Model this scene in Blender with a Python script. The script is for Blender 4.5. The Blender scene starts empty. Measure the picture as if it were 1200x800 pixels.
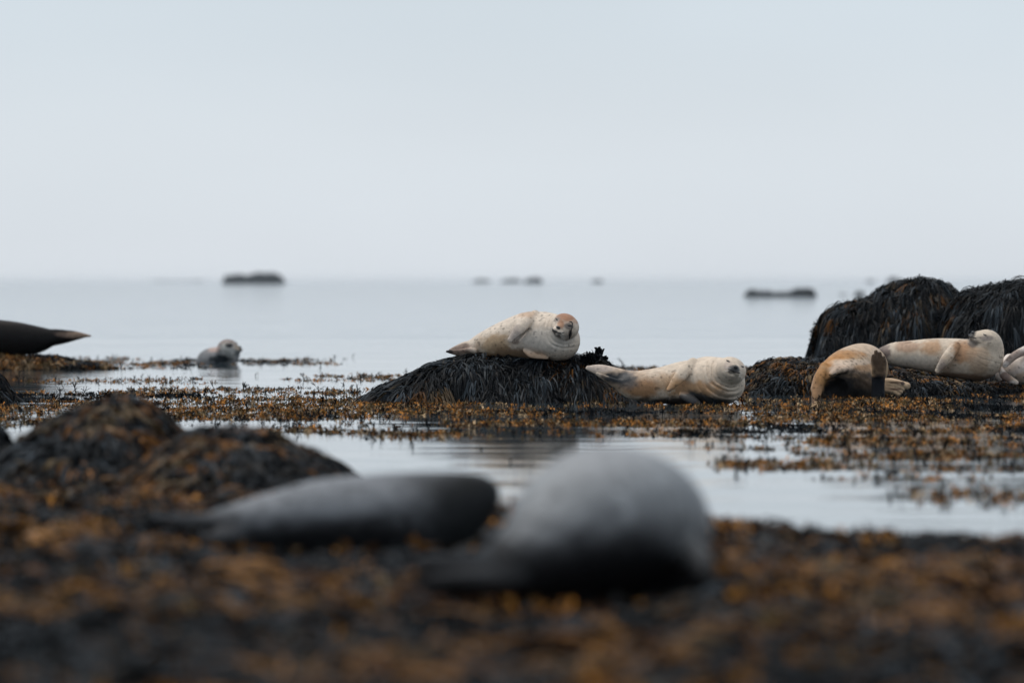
import bpy, math
import numpy as np
from mathutils import Vector
rng = np.random.default_rng(7)
C = bpy.context.scene.collection
# ------------------------------------------------------------------ camera, world, sun, exposure
F = 6667.0          # focal length in photograph pixels (1200 wide)
H = 1.18            # camera height above the water
sc = bpy.context.scene
cam = bpy.data.objects.new('camera', bpy.data.cameras.new('camera')); C.objects.link(cam)
cam.location = (0, 0, H); cam.rotation_euler = (math.radians(90), 0, 0)
cam.data.sensor_width = 36; cam.data.lens = 200; cam.data.shift_y = -71/1200
cam.data.clip_start = 0.5; cam.data.clip_end = 40000
cam.data.dof.use_dof = True; cam.data.dof.focus_distance = 56.0; cam.data.dof.aperture_fstop = 2.0
sc.camera = cam
SUN_EL, SUN_AZ = 58.0, -75.0        # degrees; azimuth measured from +Y towards +X
w = bpy.data.worlds.new('World'); sc.world = w; w.use_nodes = True
nt = w.node_tree; nt.nodes.clear()
out = nt.nodes.new('ShaderNodeOutputWorld'); bg = nt.nodes.new('ShaderNodeBackground')
sky = nt.nodes.new('ShaderNodeTexSky'); sky.sky_type = 'NISHITA'; sky.sun_disc = False
sky.sun_elevation = math.radians(SUN_EL); sky.sun_rotation = math.radians(SUN_AZ)
tc = nt.nodes.new('ShaderNodeTexCoord'); sx = nt.nodes.new('ShaderNodeSeparateXYZ')
asn = nt.nodes.new('ShaderNodeMath'); asn.operation = 'ARCSINE'
mr = nt.nodes.new('ShaderNodeMapRange'); mr.inputs['From Min'].default_value = 0; mr.inputs['From Max'].default_value = math.pi/2
rp = nt.nodes.new('ShaderNodeValToRGB'); rp.color_ramp.interpolation = 'EASE'
SKY = [(0.0, (.720, .770, .828)), (0.012, (.730, .790, .850)), (0.032, (.680, .758, .828)), (0.10, (.47, .61, .76)), (0.40, (.80, .86, .92)), (1.0, (1.4, 1.38, 1.35))]
els = rp.color_ramp.elements
els[0].position = SKY[0][0]; els[0].color = (*SKY[0][1], 1); els[1].position = 1.0; els[1].color = (*SKY[-1][1], 1)
for p, c in SKY[1:-1]:
    e = els.new(p); e.color = (*c, 1)
sc10 = nt.nodes.new('ShaderNodeVectorMath'); sc10.operation = 'SCALE'; sc10.inputs['Scale'].default_value = 10.0
mx = nt.nodes.new('ShaderNodeMix'); mx.data_type = 'RGBA'; mx.inputs['Factor'].default_value = 0.93
L = nt.links
L.new(tc.outputs['Generated'], sx.inputs[0]); L.new(sx.outputs['Z'], asn.inputs[0]); L.new(asn.outputs[0], mr.inputs['Value'])
L.new(mr.outputs[0], rp.inputs[0]); cn = nt.nodes.new('ShaderNodeTexNoise'); cn.inputs['Scale'].default_value = 7; cn.inputs['Detail'].default_value = 3
cm = nt.nodes.new('ShaderNodeMapping'); cm.inputs['Scale'].default_value = (1, 1, 3); cm.inputs['Location'].default_value = (.35, .2, 0)
cr = nt.nodes.new('ShaderNodeMapRange'); cr.inputs['From Min'].default_value = .3; cr.inputs['From Max'].default_value = .7
cr.inputs['To Min'].default_value = 9.6; cr.inputs['To Max'].default_value = 10.3
L.new(tc.outputs['Generated'], cm.inputs[0]); L.new(cm.outputs[0], cn.inputs['Vector']); L.new(cn.outputs['Fac'], cr.inputs['Value']); L.new(cr.outputs[0], sc10.inputs['Scale'])
L.new(rp.outputs[0], sc10.inputs[0])
L.new(sky.outputs[0], mx.inputs['A']); L.new(sc10.outputs[0], mx.inputs['B']); L.new(mx.outputs['Result'], bg.inputs[0])
bg.inputs[1].default_value = 0.1; L.new(bg.outputs[0], out.inputs[0])
sun = bpy.data.objects.new('sun', bpy.data.lights.new('sun', 'SUN')); C.objects.link(sun)
sun.data.energy = 1.5; sun.data.angle = math.radians(25); sun.data.color = (1, .95, .88)
az, el = math.radians(SUN_AZ), math.radians(SUN_EL)
sd = Vector((math.sin(az)*math.cos(el), math.cos(az)*math.cos(el), math.sin(el)))
sun.rotation_euler = sd.to_track_quat('Z', 'Y').to_euler()
sc.view_settings.view_transform = 'Standard'; sc.view_settings.look = 'None'
sc.view_settings.exposure = 0.0; sc.view_settings.gamma = 1.0
try: sc.cycles.volume_bounces = 1
except Exception: pass

# ------------------------------------------------------------------ helpers
def P(px, py, D): return np.array([(px-600)/F*D, D, H-(py-329)/F*D])   # photograph pixel + real distance -> metres
def sstep(a, b, x):
    t = np.clip((x-a)/(b-a), 0, 1); return t*t*(3-2*t)
def _h(ix, iy, iz, seed):
    n = (ix*374761393 + iy*668265263 + iz*2147483647 + seed*974711) & 0xffffffff
    n = ((n ^ (n >> 13))*1274126177) & 0xffffffff
    n = (n ^ (n >> 16))
    return (n & 0xffffff)/float(0xffffff)
def noise(x, y, z=0.0, seed=0):
    x, y, z = np.broadcast_arrays(np.asarray(x, float), np.asarray(y, float), np.asarray(z, float))
    fx, fy, fz = np.floor(x), np.floor(y), np.floor(z)
    ix, iy, iz = fx.astype(np.int64), fy.astype(np.int64), fz.astype(np.int64)
    u, v, t = x-fx, y-fy, z-fz
    u, v, t = u*u*(3-2*u), v*v*(3-2*v), t*t*(3-2*t)
    r = 0
    for a in (0, 1):
        for b in (0, 1):
            for c in (0, 1):
                r = r + _h(ix+a, iy+b, iz+c, seed)*(u if a else 1-u)*(v if b else 1-v)*(t if c else 1-t)
    return r
def fbm(x, y, z=0.0, seed=0, o=3):
    r, a, s = 0, .5, 0
    for i in range(o):
        r = r + a*noise(x*2**i, y*2**i, np.asarray(z)*2**i, seed+i*17); s += a; a *= .55
    return r/s
def mesh_obj(name, V, faces, mat, parent=None, col=None, smooth=True):
    """faces: (n,4) or (n,3) int array"""
    V = np.ascontiguousarray(V, dtype=np.float32); faces = np.ascontiguousarray(faces, dtype=np.int32)
    me = bpy.data.meshes.new(name); k = faces.shape[1]; n = len(faces)
    me.vertices.add(len(V)); me.vertices.foreach_set('co', V.ravel())
    me.loops.add(n*k); me.loops.foreach_set('vertex_index', faces.ravel())
    me.polygons.add(n); me.polygons.foreach_set('loop_start', np.arange(0, n*k, k, dtype=np.int32))
    me.polygons.foreach_set('loop_total', np.full(n, k, dtype=np.int32))
    me.update(calc_edges=True); me.validate()
    me.polygons.foreach_set('use_smooth', np.full(len(me.polygons), smooth))
    if col is not None:
        a = me.color_attributes.new('Col', 'FLOAT_COLOR', 'POINT')
        cc = np.ones((len(V), 4), dtype=np.float32); cc[:, :3] = col; a.data.foreach_set('color', cc.ravel())
    me.materials.append(mat)
    o = bpy.data.objects.new(name, me); C.objects.link(o)
    if parent is not None:
        o.parent = parent; o.matrix_parent_inverse = parent.matrix_world.inverted()
    return o
def thing(name, label, cat, loc, group=None):
    o = bpy.data.objects.new(name, None); C.objects.link(o); o.location = Vector(loc)
    o.empty_display_size = .2
    bpy.context.view_layer.update()
    return tag(o, label, cat, group)
def tag(o, label, cat, group=None, kind=None):
    o['label'] = label; o['category'] = cat
    if group: o['group'] = group
    if kind: o['kind'] = kind
    return o
def mat(name, color=(.5, .5, .5), rough=.5, spec=.5, vcol=False, bump=None, var=None, coat=0, sheen=0):
    m = bpy.data.materials.new(name); m.use_nodes = True; t = m.node_tree; b = t.nodes['Principled BSDF']
    b.inputs['Roughness'].default_value = rough; b.inputs['Specular IOR Level'].default_value = spec
    b.inputs['Coat Weight'].default_value = coat; b.inputs['Coat Roughness'].default_value = .25
    b.inputs['Sheen Weight'].default_value = sheen
    src = None
    if vcol:
        a = t.nodes.new('ShaderNodeVertexColor'); a.layer_name = 'Col'; src = a.outputs[0]
    else:
        b.inputs['Base Color'].default_value = (*color, 1)
    if var:   # (scale, low, high): fine mottling
        tcn = t.nodes.new('ShaderNodeTexCoord'); nz = t.nodes.new('ShaderNodeTexNoise'); nz.inputs['Scale'].default_value = var[0]
        nz.inputs['Detail'].default_value = 5
        t.links.new(tcn.outputs['Object'], nz.inputs['Vector'])
        mrn = t.nodes.new('ShaderNodeMapRange'); mrn.inputs['From Min'].default_value = .3; mrn.inputs['From Max'].default_value = .7
        mrn.inputs['To Min'].default_value = var[1]; mrn.inputs['To Max'].default_value = var[2]
        t.links.new(nz.outputs['Fac'], mrn.inputs['Value'])
        vm = t.nodes.new('ShaderNodeVectorMath'); vm.operation = 'SCALE'
        if src: t.links.new(src, vm.inputs[0])
        else: vm.inputs[0].default_value = color
        t.links.new(mrn.outputs[0], vm.inputs['Scale']); src = vm.outputs[0]
    if src: t.links.new(src, b.inputs['Base Color'])
    if bump:  # (scale, distance)
        tcn = t.nodes.new('ShaderNodeTexCoord'); nz = t.nodes.new('ShaderNodeTexNoise'); nz.inputs['Scale'].default_value = bump[0]
        nz.inputs['Detail'].default_value = 4
        bp = t.nodes.new('ShaderNodeBump'); bp.inputs['Distance'].default_value = bump[1]; bp.inputs['Strength'].default_value = 1
        t.links.new(tcn.outputs['Object'], nz.inputs['Vector']); t.links.new(nz.outputs['Fac'], bp.inputs['Height'])
        t.links.new(bp.outputs[0], b.inputs['Normal'])
    return m
M_weed = mat('wet_seaweed', vcol=True, rough=.42, spec=.07)
M_sprig = mat('bladder_wrack', vcol=True, rough=.6, spec=.07)
M_rock = mat('weedy_rock', (.004, .004, .004), .8, .04, var=(9, .5, 1.6), bump=(14, .03))
M_flat = mat('tidal_flat', vcol=True, rough=.8, spec=.04, var=(11, .5, 1.6), bump=(20, .02))
M_fur = mat('seal_fur', vcol=True, rough=.5, spec=.3, var=(26, .84, 1.12), bump=(70, .003))
M_wetfur = mat('wet_seal_fur', vcol=True, rough=.5, spec=.08, var=(18, .80, 1.18), bump=(50, .003))
M_dark = mat('dark_skin', (.012, .011, .011), .35, .5)
M_claw = mat('claw_horn', (.42, .36, .28), .4, .5)
M_whisk = mat('whisker', (.8, .77, .72), .4, .5)
M_far = mat('skerry_rock', (.022, .026, .030), .85, .2, var=(1.0, .6, 1.5))

# ------------------------------------------------------------------ the water
def water():
    m = bpy.data.materials.new('sea_water'); m.use_nodes = True; t = m.node_tree; b = t.nodes['Principled BSDF']
    b.inputs['Base Color'].default_value = (.035, .05, .06, 1); b.inputs['Roughness'].default_value = .04; b.inputs['IOR'].default_value = 1.33
    g = t.nodes.new('ShaderNodeNewGeometry')
    def layer(scale, seed_w, dist):
        mp = t.nodes.new('ShaderNodeMapping'); mp.inputs['Scale'].default_value = scale; mp.inputs['Location'].default_value = (seed_w, 0, 0)
        mp.inputs['Rotation'].default_value = (0, 0, math.radians(4))
        nz = t.nodes.new('ShaderNodeTexNoise'); nz.inputs['Scale'].default_value = 1; nz.inputs['Detail'].default_value = 2
        t.links.new(g.outputs['Position'], mp.inputs[0]); t.links.new(mp.outputs[0], nz.inputs['Vector'])
        mu = t.nodes.new('ShaderNodeMath'); mu.operation = 'MULTIPLY'; mu.inputs[1].default_value = dist
        t.links.new(nz.outputs['Fac'], mu.inputs[0]); return mu.outputs[0]
    # sea grows livelier with the distance from the sheltered pools
    sy = t.nodes.new('ShaderNodeSeparateXYZ'); t.links.new(g.outputs['Position'], sy.inputs[0])
    mrn = t.nodes.new('ShaderNodeMapRange'); mrn.inputs['From Min'].default_value = 60; mrn.inputs['From Max'].default_value = 130
    mrn.inputs['To Min'].default_value = 0; mrn.inputs['To Max'].default_value = 1; t.links.new(sy.outputs['Y'], mrn.inputs['Value'])
    fine = layer((.9, 2.6, 1), 3, .004); mid = layer((.16, .55, 1), 11, .012); big = layer((.03, .10, 1), 5, .24); chop = layer((.5, 1.6, 1), 21, .06)
    ad = t.nodes.new('ShaderNodeMath'); ad.operation = 'ADD'; t.links.new(fine, ad.inputs[0]); t.links.new(mid, ad.inputs[1])
    a2 = t.nodes.new('ShaderNodeMath'); a2.operation = 'ADD'; t.links.new(big, a2.inputs[0]); t.links.new(chop, a2.inputs[1])
    mu = t.nodes.new('ShaderNodeMath'); mu.operation = 'MULTIPLY'; t.links.new(a2.outputs[0], mu.inputs[0]); t.links.new(mrn.outputs[0], mu.inputs[1])
    a3 = t.nodes.new('ShaderNodeMath'); a3.operation = 'ADD'; t.links.new(ad.outputs[0], a3.inputs[0]); t.links.new(mu.outputs[0], a3.inputs[1])
    bp = t.nodes.new('ShaderNodeBump'); bp.inputs['Distance'].default_value = 1.0; bp.inputs['Strength'].default_value = 1.0
    t.links.new(a3.outputs[0], bp.inputs['Height']); t.links.new(bp.outputs[0], b.inputs['Normal'])
    ys = np.array([8, 40, 100, 300, 1000, 4000, 9800.]); xs = np.array([-7000, -1000, -100, 0, 100, 1000, 7000.])
    V = np.array([(x, y, 0) for y in ys for x in xs]); n = len(xs)
    Fc = [(j*n+i, j*n+i+1, (j+1)*n+i+1, (j+1)*n+i) for j in range(len(ys)-1) for i in range(n-1)]
    o = mesh_obj('water', V, Fc, m); o['kind'] = 'structure'
water()
# ------------------------------------------------------------------ layout of the weed beds (on the water plane)
def to_uv(x, y): return 600+F*x/y, 329+F*H/y
def edgeD(u): return np.interp(u, [-200, 0, 380, 430, 600, 830, 950, 1100, 1200, 1500], [33, 33, 31, 27.6, 27.2, 27.0, 26.2, 25.7, 25.3, 25])
BEDS = [ # u0, u1, v0, v1, density
    (-200, 430, 459, 512, 1.0), (150, 420, 455, 470, .7), (400, 900, 466, 511, 1.0), (860, 1400, 458, 514, 1.0),
    (840, 1400, 538, 551, .8), (930, 1400, 512, 540, .75), (820, 1400, 519, 528, .5), (1060, 1400, 574, 592, .55), (960, 1150, 556, 562, .3), (430, 560, 512, 518, .6), (-200, 232, 420, 432, 1.0), (282, 385, 421, 427, .9),
    (345, 470, 439, 446, .8), (30, 245, 444, 449, .45), (690, 890, 430, 445, .8), (800, 1400, 440, 462, .9), (560, 620, 505, 517, .5), (905,1010,519,524,.25)]
GAPS = [(165, 330, 497, 505), (15, 80, 496, 510), (560, 700, 487, 492), (860, 960, 480, 484), (960, 1060, 500, 505), (340, 430, 508, 520), (40, 110, 463, 467), (870,960,464,469), (640,880,500,503)]
def dens(x, y):
    u, v = to_uv(x, y); d = np.zeros_like(u)
    for a, b, c, e, k in BEDS:
        eu, ev = 25, 2.2
        d = np.maximum(d, k*sstep(a-eu, a+eu, u)*(1-sstep(b-eu, b+eu, u))*sstep(c-ev, c+ev, v)*(1-sstep(e-ev, e+ev, v)))
    for a, b, c, e in GAPS:
        d = d*(1-.93*sstep(a-20, a+20, u)*(1-sstep(b-20, b+20, u))*sstep(c-2, c+2, v)*(1-sstep(e-2, e+2, v)))
    streak = fbm(x*1.1, y*.55, seed=3)
    d = d*(.12+1.7*sstep(.40, .58, streak))
    shore = sstep(-.9, .3, edgeD(u)-y)
    return np.clip(d, 0, 1.6), shore
def ground_h(x, y):
    d, shore = dens(x, y)
    n = fbm(x*1.3, y*1.3, seed=31); n2 = fbm(x*4, y*3, seed=41)
    low = -.16 + .125*np.clip(d, 0, 1)*(.5+.8*n2) + shore*(.145+.20*(n-.5)+.10*(n2-.5))
    return np.where(y < 24, np.maximum(low, .004+.02*n2), low)
def ground():
    ys = np.concatenate([np.arange(11, 36, .08), np.arange(36, 95, .14)])
    V, cols = [], []
    t = np.linspace(-1, 1, 330)
    Y, T = np.meshgrid(ys, t, indexing='ij'); X = T*(Y*.115+1.5)
    Z = ground_h(X, Y)
    V = np.stack([X, Y, Z], -1).reshape(-1, 3); n = len(t); m = len(ys)
    i = np.arange(m-1)[:, None]*n+np.arange(n-1)[None, :]
    Fc = np.stack([i, i+1, i+n+1, i+n], -1).reshape(-1, 4)
    k = sstep(.5, .7, fbm(X*3, Y*1.5, seed=51))[..., None].reshape(-1, 1)
    col = np.array([.008, .007, .006])*(1-k)+np.array([.055, .026, .010])*k
    o = mesh_obj('ground', V, Fc, M_flat, col=col); o['kind'] = 'structure'
ground()

# ------------------------------------------------------------------ seaweed builders
BLACK, GREY, BROWN, ORANGE, OLIVE, STRAW = map(np.array, [(.0028, .0038, .0052), (.026, .033, .040), (.055, .030, .016), (.40, .165, .036), (.15, .098, .042), (.44, .30, .17)])
def weed_colour(x, y, n, orange=.4, sc_=1.6, grey=.12, seed=0, dim=1.0, near=False):
    k = fbm(x*sc_, y*sc_, seed=seed+77)
    p = rng.random(n); c = np.tile(BLACK, (n, 1)).astype(float)
    om = sstep(.5-.25*orange, .62-.2*orange, k)*min(1, orange*1.6)
    c[p < grey] = GREY  # bluish-grey strands carry the weed's sheen highlights in their colour
    is_o = rng.random(n) < om
    q = rng.random(n)[:, None]
    oc = np.where(q < .32, ORANGE, np.where(q < .52, BROWN, np.where(q < .76, OLIVE, np.where(q < .90, STRAW, BLACK*1.5))))
    if near: oc = np.where(q < .45, ORANGE*np.array([.92, 1.0, 1.0]), np.where(q < .60, np.array([[.16, .06, .016]]), np.where(q < .78, OLIVE, np.where(q < .88, BROWN, BLACK))))
    c[is_o] = (oc*dim)[is_o]
    return c*(0.65+.7*rng.random(n))[:, None]
def fronds(name, hf, region, n_tuft, per, Lm, wid, parent, orange=.2, grey=.15, arch=.04, mask=None, seg=6, seed=0, spread=.45, label=None, dim=.32, sc_=1.6, near=False):
    x0, x1, y0, y1 = region
    x = rng.uniform(x0, x1, n_tuft*3); y = rng.uniform(y0, y1, n_tuft*3); h = hf(x, y)
    ok = h > .02 if mask is None else mask(x, y, h)
    x, y = x[ok][:n_tuft], y[ok][:n_tuft]; nt_ = len(x)
    e = .03
    def down(x, y):
        gx = (hf(x+e, y)-hf(x-e, y))/(2*e); gy = (hf(x, y+e)-hf(x, y-e))/(2*e); return -gx, -gy
    gx, gy = down(x, y); base = np.arctan2(gy, gx)+rng.normal(0, .8, nt_)*(1/(1+.8*np.hypot(gx, gy)))+2.2*(fbm(x*2.5, y*2.5, seed=seed+3)-.5)
    tl = Lm*rng.uniform(.6, 1.35, nt_); arc = arch*rng.uniform(.3, 1.5, nt_)
    tcx = weed_colour(x, y, nt_, orange, sc_, seed=seed, grey=grey, dim=dim, near=near)
    idx = np.repeat(np.arange(nt_), per); N = len(idx)
    px = x[idx]+rng.normal(0, .022, N); py = y[idx]+rng.normal(0, .022, N)
    ang = base[idx]+rng.normal(0, spread, N); Ls = tl[idx]*rng.uniform(.6, 1.15, N); ar = arc[idx]*rng.uniform(.5, 1.2, N)
    lift0 = rng.uniform(.0, .025, N); tw = rng.uniform(-.8, .8, N); W = wid*rng.lognormal(0, .42, N)
    bend = rng.normal(0, .5, N)
    pts = []; q = px.copy(); r = py.copy(); a = ang.copy()
    for s in range(seg+1):
        t = s/seg
        z = hf(q, r)+lift0+ar*math.sin(math.pi*min(1, t*1.05))*(1-.3*t)
        pts.append(np.stack([q, r, z], -1))
        gx, gy = down(q, r); g = np.hypot(gx, gy); da = np.arctan2(gy, gx)
        pull = np.clip(g*1.2, 0, 1)*.17
        a = a+pull*np.arctan2(np.sin(da-a), np.cos(da-a))+bend/seg
        step = Ls/seg/np.sqrt(1+np.clip(g, 0, 2.5)**2)
        q = q+step*np.cos(a); r = r+step*np.sin(a)
    pts = np.stack(pts, 1)                      # N, seg+1, 3
    tan = np.gradient(pts, axis=1); tan /= np.linalg.norm(tan, axis=2, keepdims=True)+1e-9
    up = np.zeros_like(tan); up[..., 2] = 1
    side = np.cross(tan, up); side /= np.linalg.norm(side, axis=2, keepdims=True)+1e-9
    nrm = np.cross(side, tan)
    tt = np.linspace(0, 1, seg+1)[None, :, None]
    sv = side*np.cos(tw)[:, None, None]+nrm*np.sin(tw)[:, None, None]
    prof = (W[:, None, None]*.5)*(1-.75*tt**3)*(.55+.45*np.minimum(1, tt*4))
    V = np.stack([pts-sv*prof, pts+sv*prof], 2).reshape(-1, 3)
    b = (np.arange(N)*(seg+1)*2)[:, None]+(np.arange(seg)*2)[None, :]
    Fc = np.stack([b, b+1, b+3, b+2], -1).reshape(-1, 4)
    cs = tcx[idx]*rng.uniform(.7, 1.35, (N, 1)); col = np.repeat(cs, (seg+1)*2, 0)
    return mesh_obj(name, V, Fc, M_weed, parent, col=col, smooth=True)
def sprigs(name, x, y, z, hgt, wid, col, parent=None, blades=6, upright=.6, m=None):
    """little forking tufts of bladder wrack"""
    n = len(x); idx = np.repeat(np.arange(n), blades); N = len(idx)
    az_ = rng.uniform(0, 2*math.pi, N); elv = np.clip(rng.normal(upright, .42, N), -.05, 1.5)
    Ls = np.repeat(hgt, blades)*rng.uniform(.45, 1.1, N); W = wid*rng.uniform(.6, 1.5, N)
    d = np.stack([np.cos(az_)*np.cos(elv), np.sin(az_)*np.cos(elv), np.sin(elv)], -1)
    p0 = np.stack([x, y, z], -1)[idx]+rng.normal(0, 1, (N, 3))*np.array([.014, .014, .002])
    rnd = rng.normal(0, 1, (N, 3)); side = np.cross(d, rnd); side /= np.linalg.norm(side, axis=1, keepdims=True)
    bend = rng.normal(0, .25, (N, 3))
    p1 = p0+d*Ls[:, None]*.55; p2 = p1+(d+bend)*Ls[:, None]*.45
    fork = side*(Ls*.18)[:, None]
    V = np.stack([p0-side*W[:, None]*.3, p0+side*W[:, None]*.3, p1+side*W[:, None]*.55, p1-side*W[:, None]*.55,
                  p2+fork+side*W[:, None]*.45, p2+fork-side*W[:, None]*.25, p2-fork*.9+side*W[:, None]*.25, p2-fork*.9-side*W[:, None]*.45], 1).reshape(-1, 3)
    b = (np.arange(N)*8)[:, None]
    Fc = np.concatenate([b+np.array([[0, 1, 2, 3]]), b+np.array([[3, 2, 4, 5]]), b+np.array([[3, 2, 6, 7]])], 0)
    cs = col[idx]*rng.uniform(.6, 1.4, (N, 1))
    dark = rng.random(N) < .25; cs[dark] = cs[dark]*.25
    cc = np.repeat(cs[:, None, :], 8, 1); cc[:, :2] *= .45
    return mesh_obj(name, V, Fc, m or M_sprig, parent, col=cc.reshape(-1, 3), smooth=False)

# ------------------------------------------------------------------ mounds
def mound_fn(prof, D, yf, yb, pw=2.4, nz=.05, seed=0, s_noise=2.2, zoff=0):
    xs = np.array([(u-600)/F*D for u, v in prof]); zs = np.array([max(H-(v-329)/F*D, -.12) for u, v in prof])
    def h(x, y):
        x = np.asarray(x, float); y = np.asarray(y, float)
        x2 = x+.10*(fbm(x*1.5, y*1.5, seed=seed+5)-.5)
        dx = .06
        p = (np.interp(x2-dx, xs, zs)+np.interp(x2, xs, zs)+np.interp(x2+dx, xs, zs))/3
        yy = y+.5*(fbm(x*1.1, y*1.1, seed=seed+9)-.5)*min(1, yf)
        t = np.where(yy < D, (D-yy)/yf, (yy-D)/yb)
        f = 1-np.clip(t, 0, 1.6)**pw
        b = (p+.12+zoff)*np.clip(f, -1, 1)-.12
        lump = fbm(x*s_noise, y*s_noise, seed=seed)-.5+.5*(np.abs(noise(x*4.5, y*4.5, seed=seed+2)-.5)-.25)
        return np.maximum(b+nz*lump*2*np.clip(f*3, 0, 1), -.14)
    return h, (xs[0]-.1, xs[-1]+.1, D-yf*1.15, D+yb*1.15)
def mound(name, label, cat, prof, D, yf, yb, tufts, per, Lm, wid, orange=.15, grey=.15, group=None, pw=2.4, nz=.05, seed=0, arch=.04, spread=.45, sprig_n=0, sprig_orange=.8, res=.045, seg=6, sprig_dim=.6, fringe=0, zoff=0, dim=.13):
    h, reg = mound_fn(prof, D, yf, yb, pw, nz, seed, zoff=zoff)
    root = thing(name, label, cat, ((reg[0]+reg[1])/2, D, 0), group)
    xs = np.arange(reg[0], reg[1], res); ys = np.arange(reg[2], reg[3], res)
    Y, X = np.meshgrid(ys, xs, indexing='ij'); Z = h(X, Y)
    n = len(xs); i = np.arange(len(ys)-1)[:, None]*n+np.arange(n-1)[None, :]
    mesh_obj('rock', np.stack([X, Y, Z], -1).reshape(-1, 3), np.stack([i, i+1, i+n+1, i+n], -1).reshape(-1, 4), M_rock, root)
    fr = fronds('seaweed', h, reg, tufts, per, Lm, wid, root, orange=orange, grey=grey, arch=arch, seed=seed, spread=spread, seg=seg, dim=dim)
    fr['kind'] = 'stuff'
    if sprig_n:
        x = rng.uniform(reg[0], reg[1], sprig_n*3); y = rng.uniform(reg[2], reg[3], sprig_n*3); z = h(x, y); k = z > .0
        x, y, z = x[k][:sprig_n], y[k][:sprig_n], z[k][:sprig_n]
        o = sprigs('wrack', x, y, z, rng.uniform(.03, .07, len(x)), .008, weed_colour(x, y, len(x), sprig_orange, seed=seed, dim=sprig_dim), root); o['kind'] = 'stuff'
    if fringe:
        x = rng.uniform(reg[0], reg[1], fringe*3); y = rng.uniform(D-.6, D+.6, fringe*3); z = h(x, y); k = (z > .1) & (fbm(x*3, y*3, seed=seed+8) > .47)
        x, y, z = x[k][:fringe], y[k][:fringe], z[k][:fringe]
        o = sprigs('fringe', x, y, z, rng.uniform(.04, .10, len(x)), .010, weed_colour(x, y, len(x), .4, seed=seed, dim=.25), root, blades=5, upright=.7, m=M_weed); o['kind'] = 'stuff'
    return h, root
h1, _ = mound('seaweed_mound', 'low black mound of combed seaweed with a pale seal lying on top', 'seaweed mound',
      [(418, 480), (432, 468), (450, 459), (475, 446), (503, 433), (530, 425), (560, 420.5), (600, 421), (650, 423), (685, 422), (705, 427), (725, 440), (745, 455), (765, 472), (780, 480)],
      55.8, .95, 1.0, 1500, 24, .46, .0095, orange=.22, grey=.25, seed=11, arch=.07, sprig_n=400, sprig_orange=.5, fringe=350, zoff=-.03, dim=.16, spread=.28, seg=8)
h2, _ = mound('seaweed_rock', 'big dark weed-hung rock with a steep left end beside open water', 'rock',
      [(944, 450), (947, 425), (950, 395), (955, 372), (962, 364), (980, 357), (1005, 353), (1022, 349), (1036, 337), (1055, 331), (1072, 326), (1095, 327), (1108, 333), (1122, 342), (1140, 360), (1165, 400), (1180, 460)],
      68, 1.6, 1.5, 3000, 20, .55, .011, orange=.16, grey=.22, zoff=-.17, spread=.34, seg=8, seed=23, pw=3.2, nz=.15, group='tall weed-hung rocks', arch=.10, fringe=2500)
h2b, _ = mound('seaweed_rock', 'big dark weed-hung rock cut by the right edge of the photo', 'rock',
      [(1085, 450), (1100, 380), (1115, 350), (1128, 339), (1145, 333), (1165, 328), (1200, 323), (1240, 320), (1300, 326), (1350, 345), (1385, 400), (1400, 460)],
      66.8, 1.6, 1.8, 3000, 20, .55, .011, orange=.16, grey=.22, zoff=-.16, spread=.34, seg=8, seed=37, pw=2.6, nz=.15, group='tall weed-hung rocks', arch=.10, fringe=2500)
h3, _ = mound('seaweed_bank', 'low brown and black weed bank under the three seals at right', 'seaweed bank',
      [(850, 462), (865, 445), (880, 428), (900, 420), (950, 418), (1000, 420), (1045, 431), (1075, 434), (1100, 438), (1150, 447), (1200, 449), (1260, 448), (1330, 460)],
      60.8, 2.3, 1.3, 2800, 9, .20, .010, orange=.4, grey=.2, zoff=-.08, dim=.35, seed=47, pw=4.0, nz=.03, sprig_n=4500, sprig_orange=.40, arch=.05, sprig_dim=.5)
mound('seaweed_mound', 'small dark weedy mound cut by the left edge in middle distance', 'seaweed mound',
      [(-90, 470), (-60, 435), (-30, 430), (0, 438), (8, 449), (16, 460), (26, 474)], 56, .5, .5, 500, 12, .25, .010, orange=.15, seed=53)
mound('seaweed_bank', 'low brown weed bank under the dark seal tail at left', 'seaweed bank',
      [(-200, 415), (-60, 409), (60, 412), (90, 419), (130, 424), (180, 428), (240, 433)], 76, 1.2, 1.0, 900, 8, .16, .010, orange=.6, grey=.2, zoff=-.09, seed=59, nz=.02, sprig_n=4000, sprig_orange=.7, sprig_dim=.8, dim=.5)
mound('seaweed_mound', 'out-of-focus peaked black mound at left foreground, tallest near the left', 'seaweed mound',
      [(15, 540), (30, 520), (60, 500), (100, 484), (130, 474), (150, 470), (170, 476), (195, 495), (225, 530), (265, 575)], 33, 2.6, .9, 1300, 18, .34, .013, orange=.35, grey=.12, arch=.07, dim=.35, fringe=500, zoff=-.05, seed=61, group='foreground mounds', nz=.03)
mound('seaweed_mound', 'out-of-focus rounded mound behind the dark blurred seal at left', 'seaweed mound',
      [(150, 560), (190, 530), (215, 515), (245, 510), (290, 504), (325, 514), (350, 529), (380, 540), (405, 551), (425, 575)], 32, 3.0, .8, 1700, 18, .34, .013, orange=.45, grey=.12, arch=.07, dim=.35, fringe=500, zoff=-.05, seed=67, group='foreground mounds', nz=.03)
mound('seaweed_mound', 'out-of-focus dark mound cut off by the left edge of the foreground', 'seaweed mound',
      [(-200, 530), (-90, 480), (-30, 486), (0, 494), (12, 504), (22, 525), (35, 560)], 33, 2.6, .9, 700, 12, .24, .012, orange=.25, grey=.3, zoff=-.05, seed=71, group='foreground mounds', nz=.03)

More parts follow.
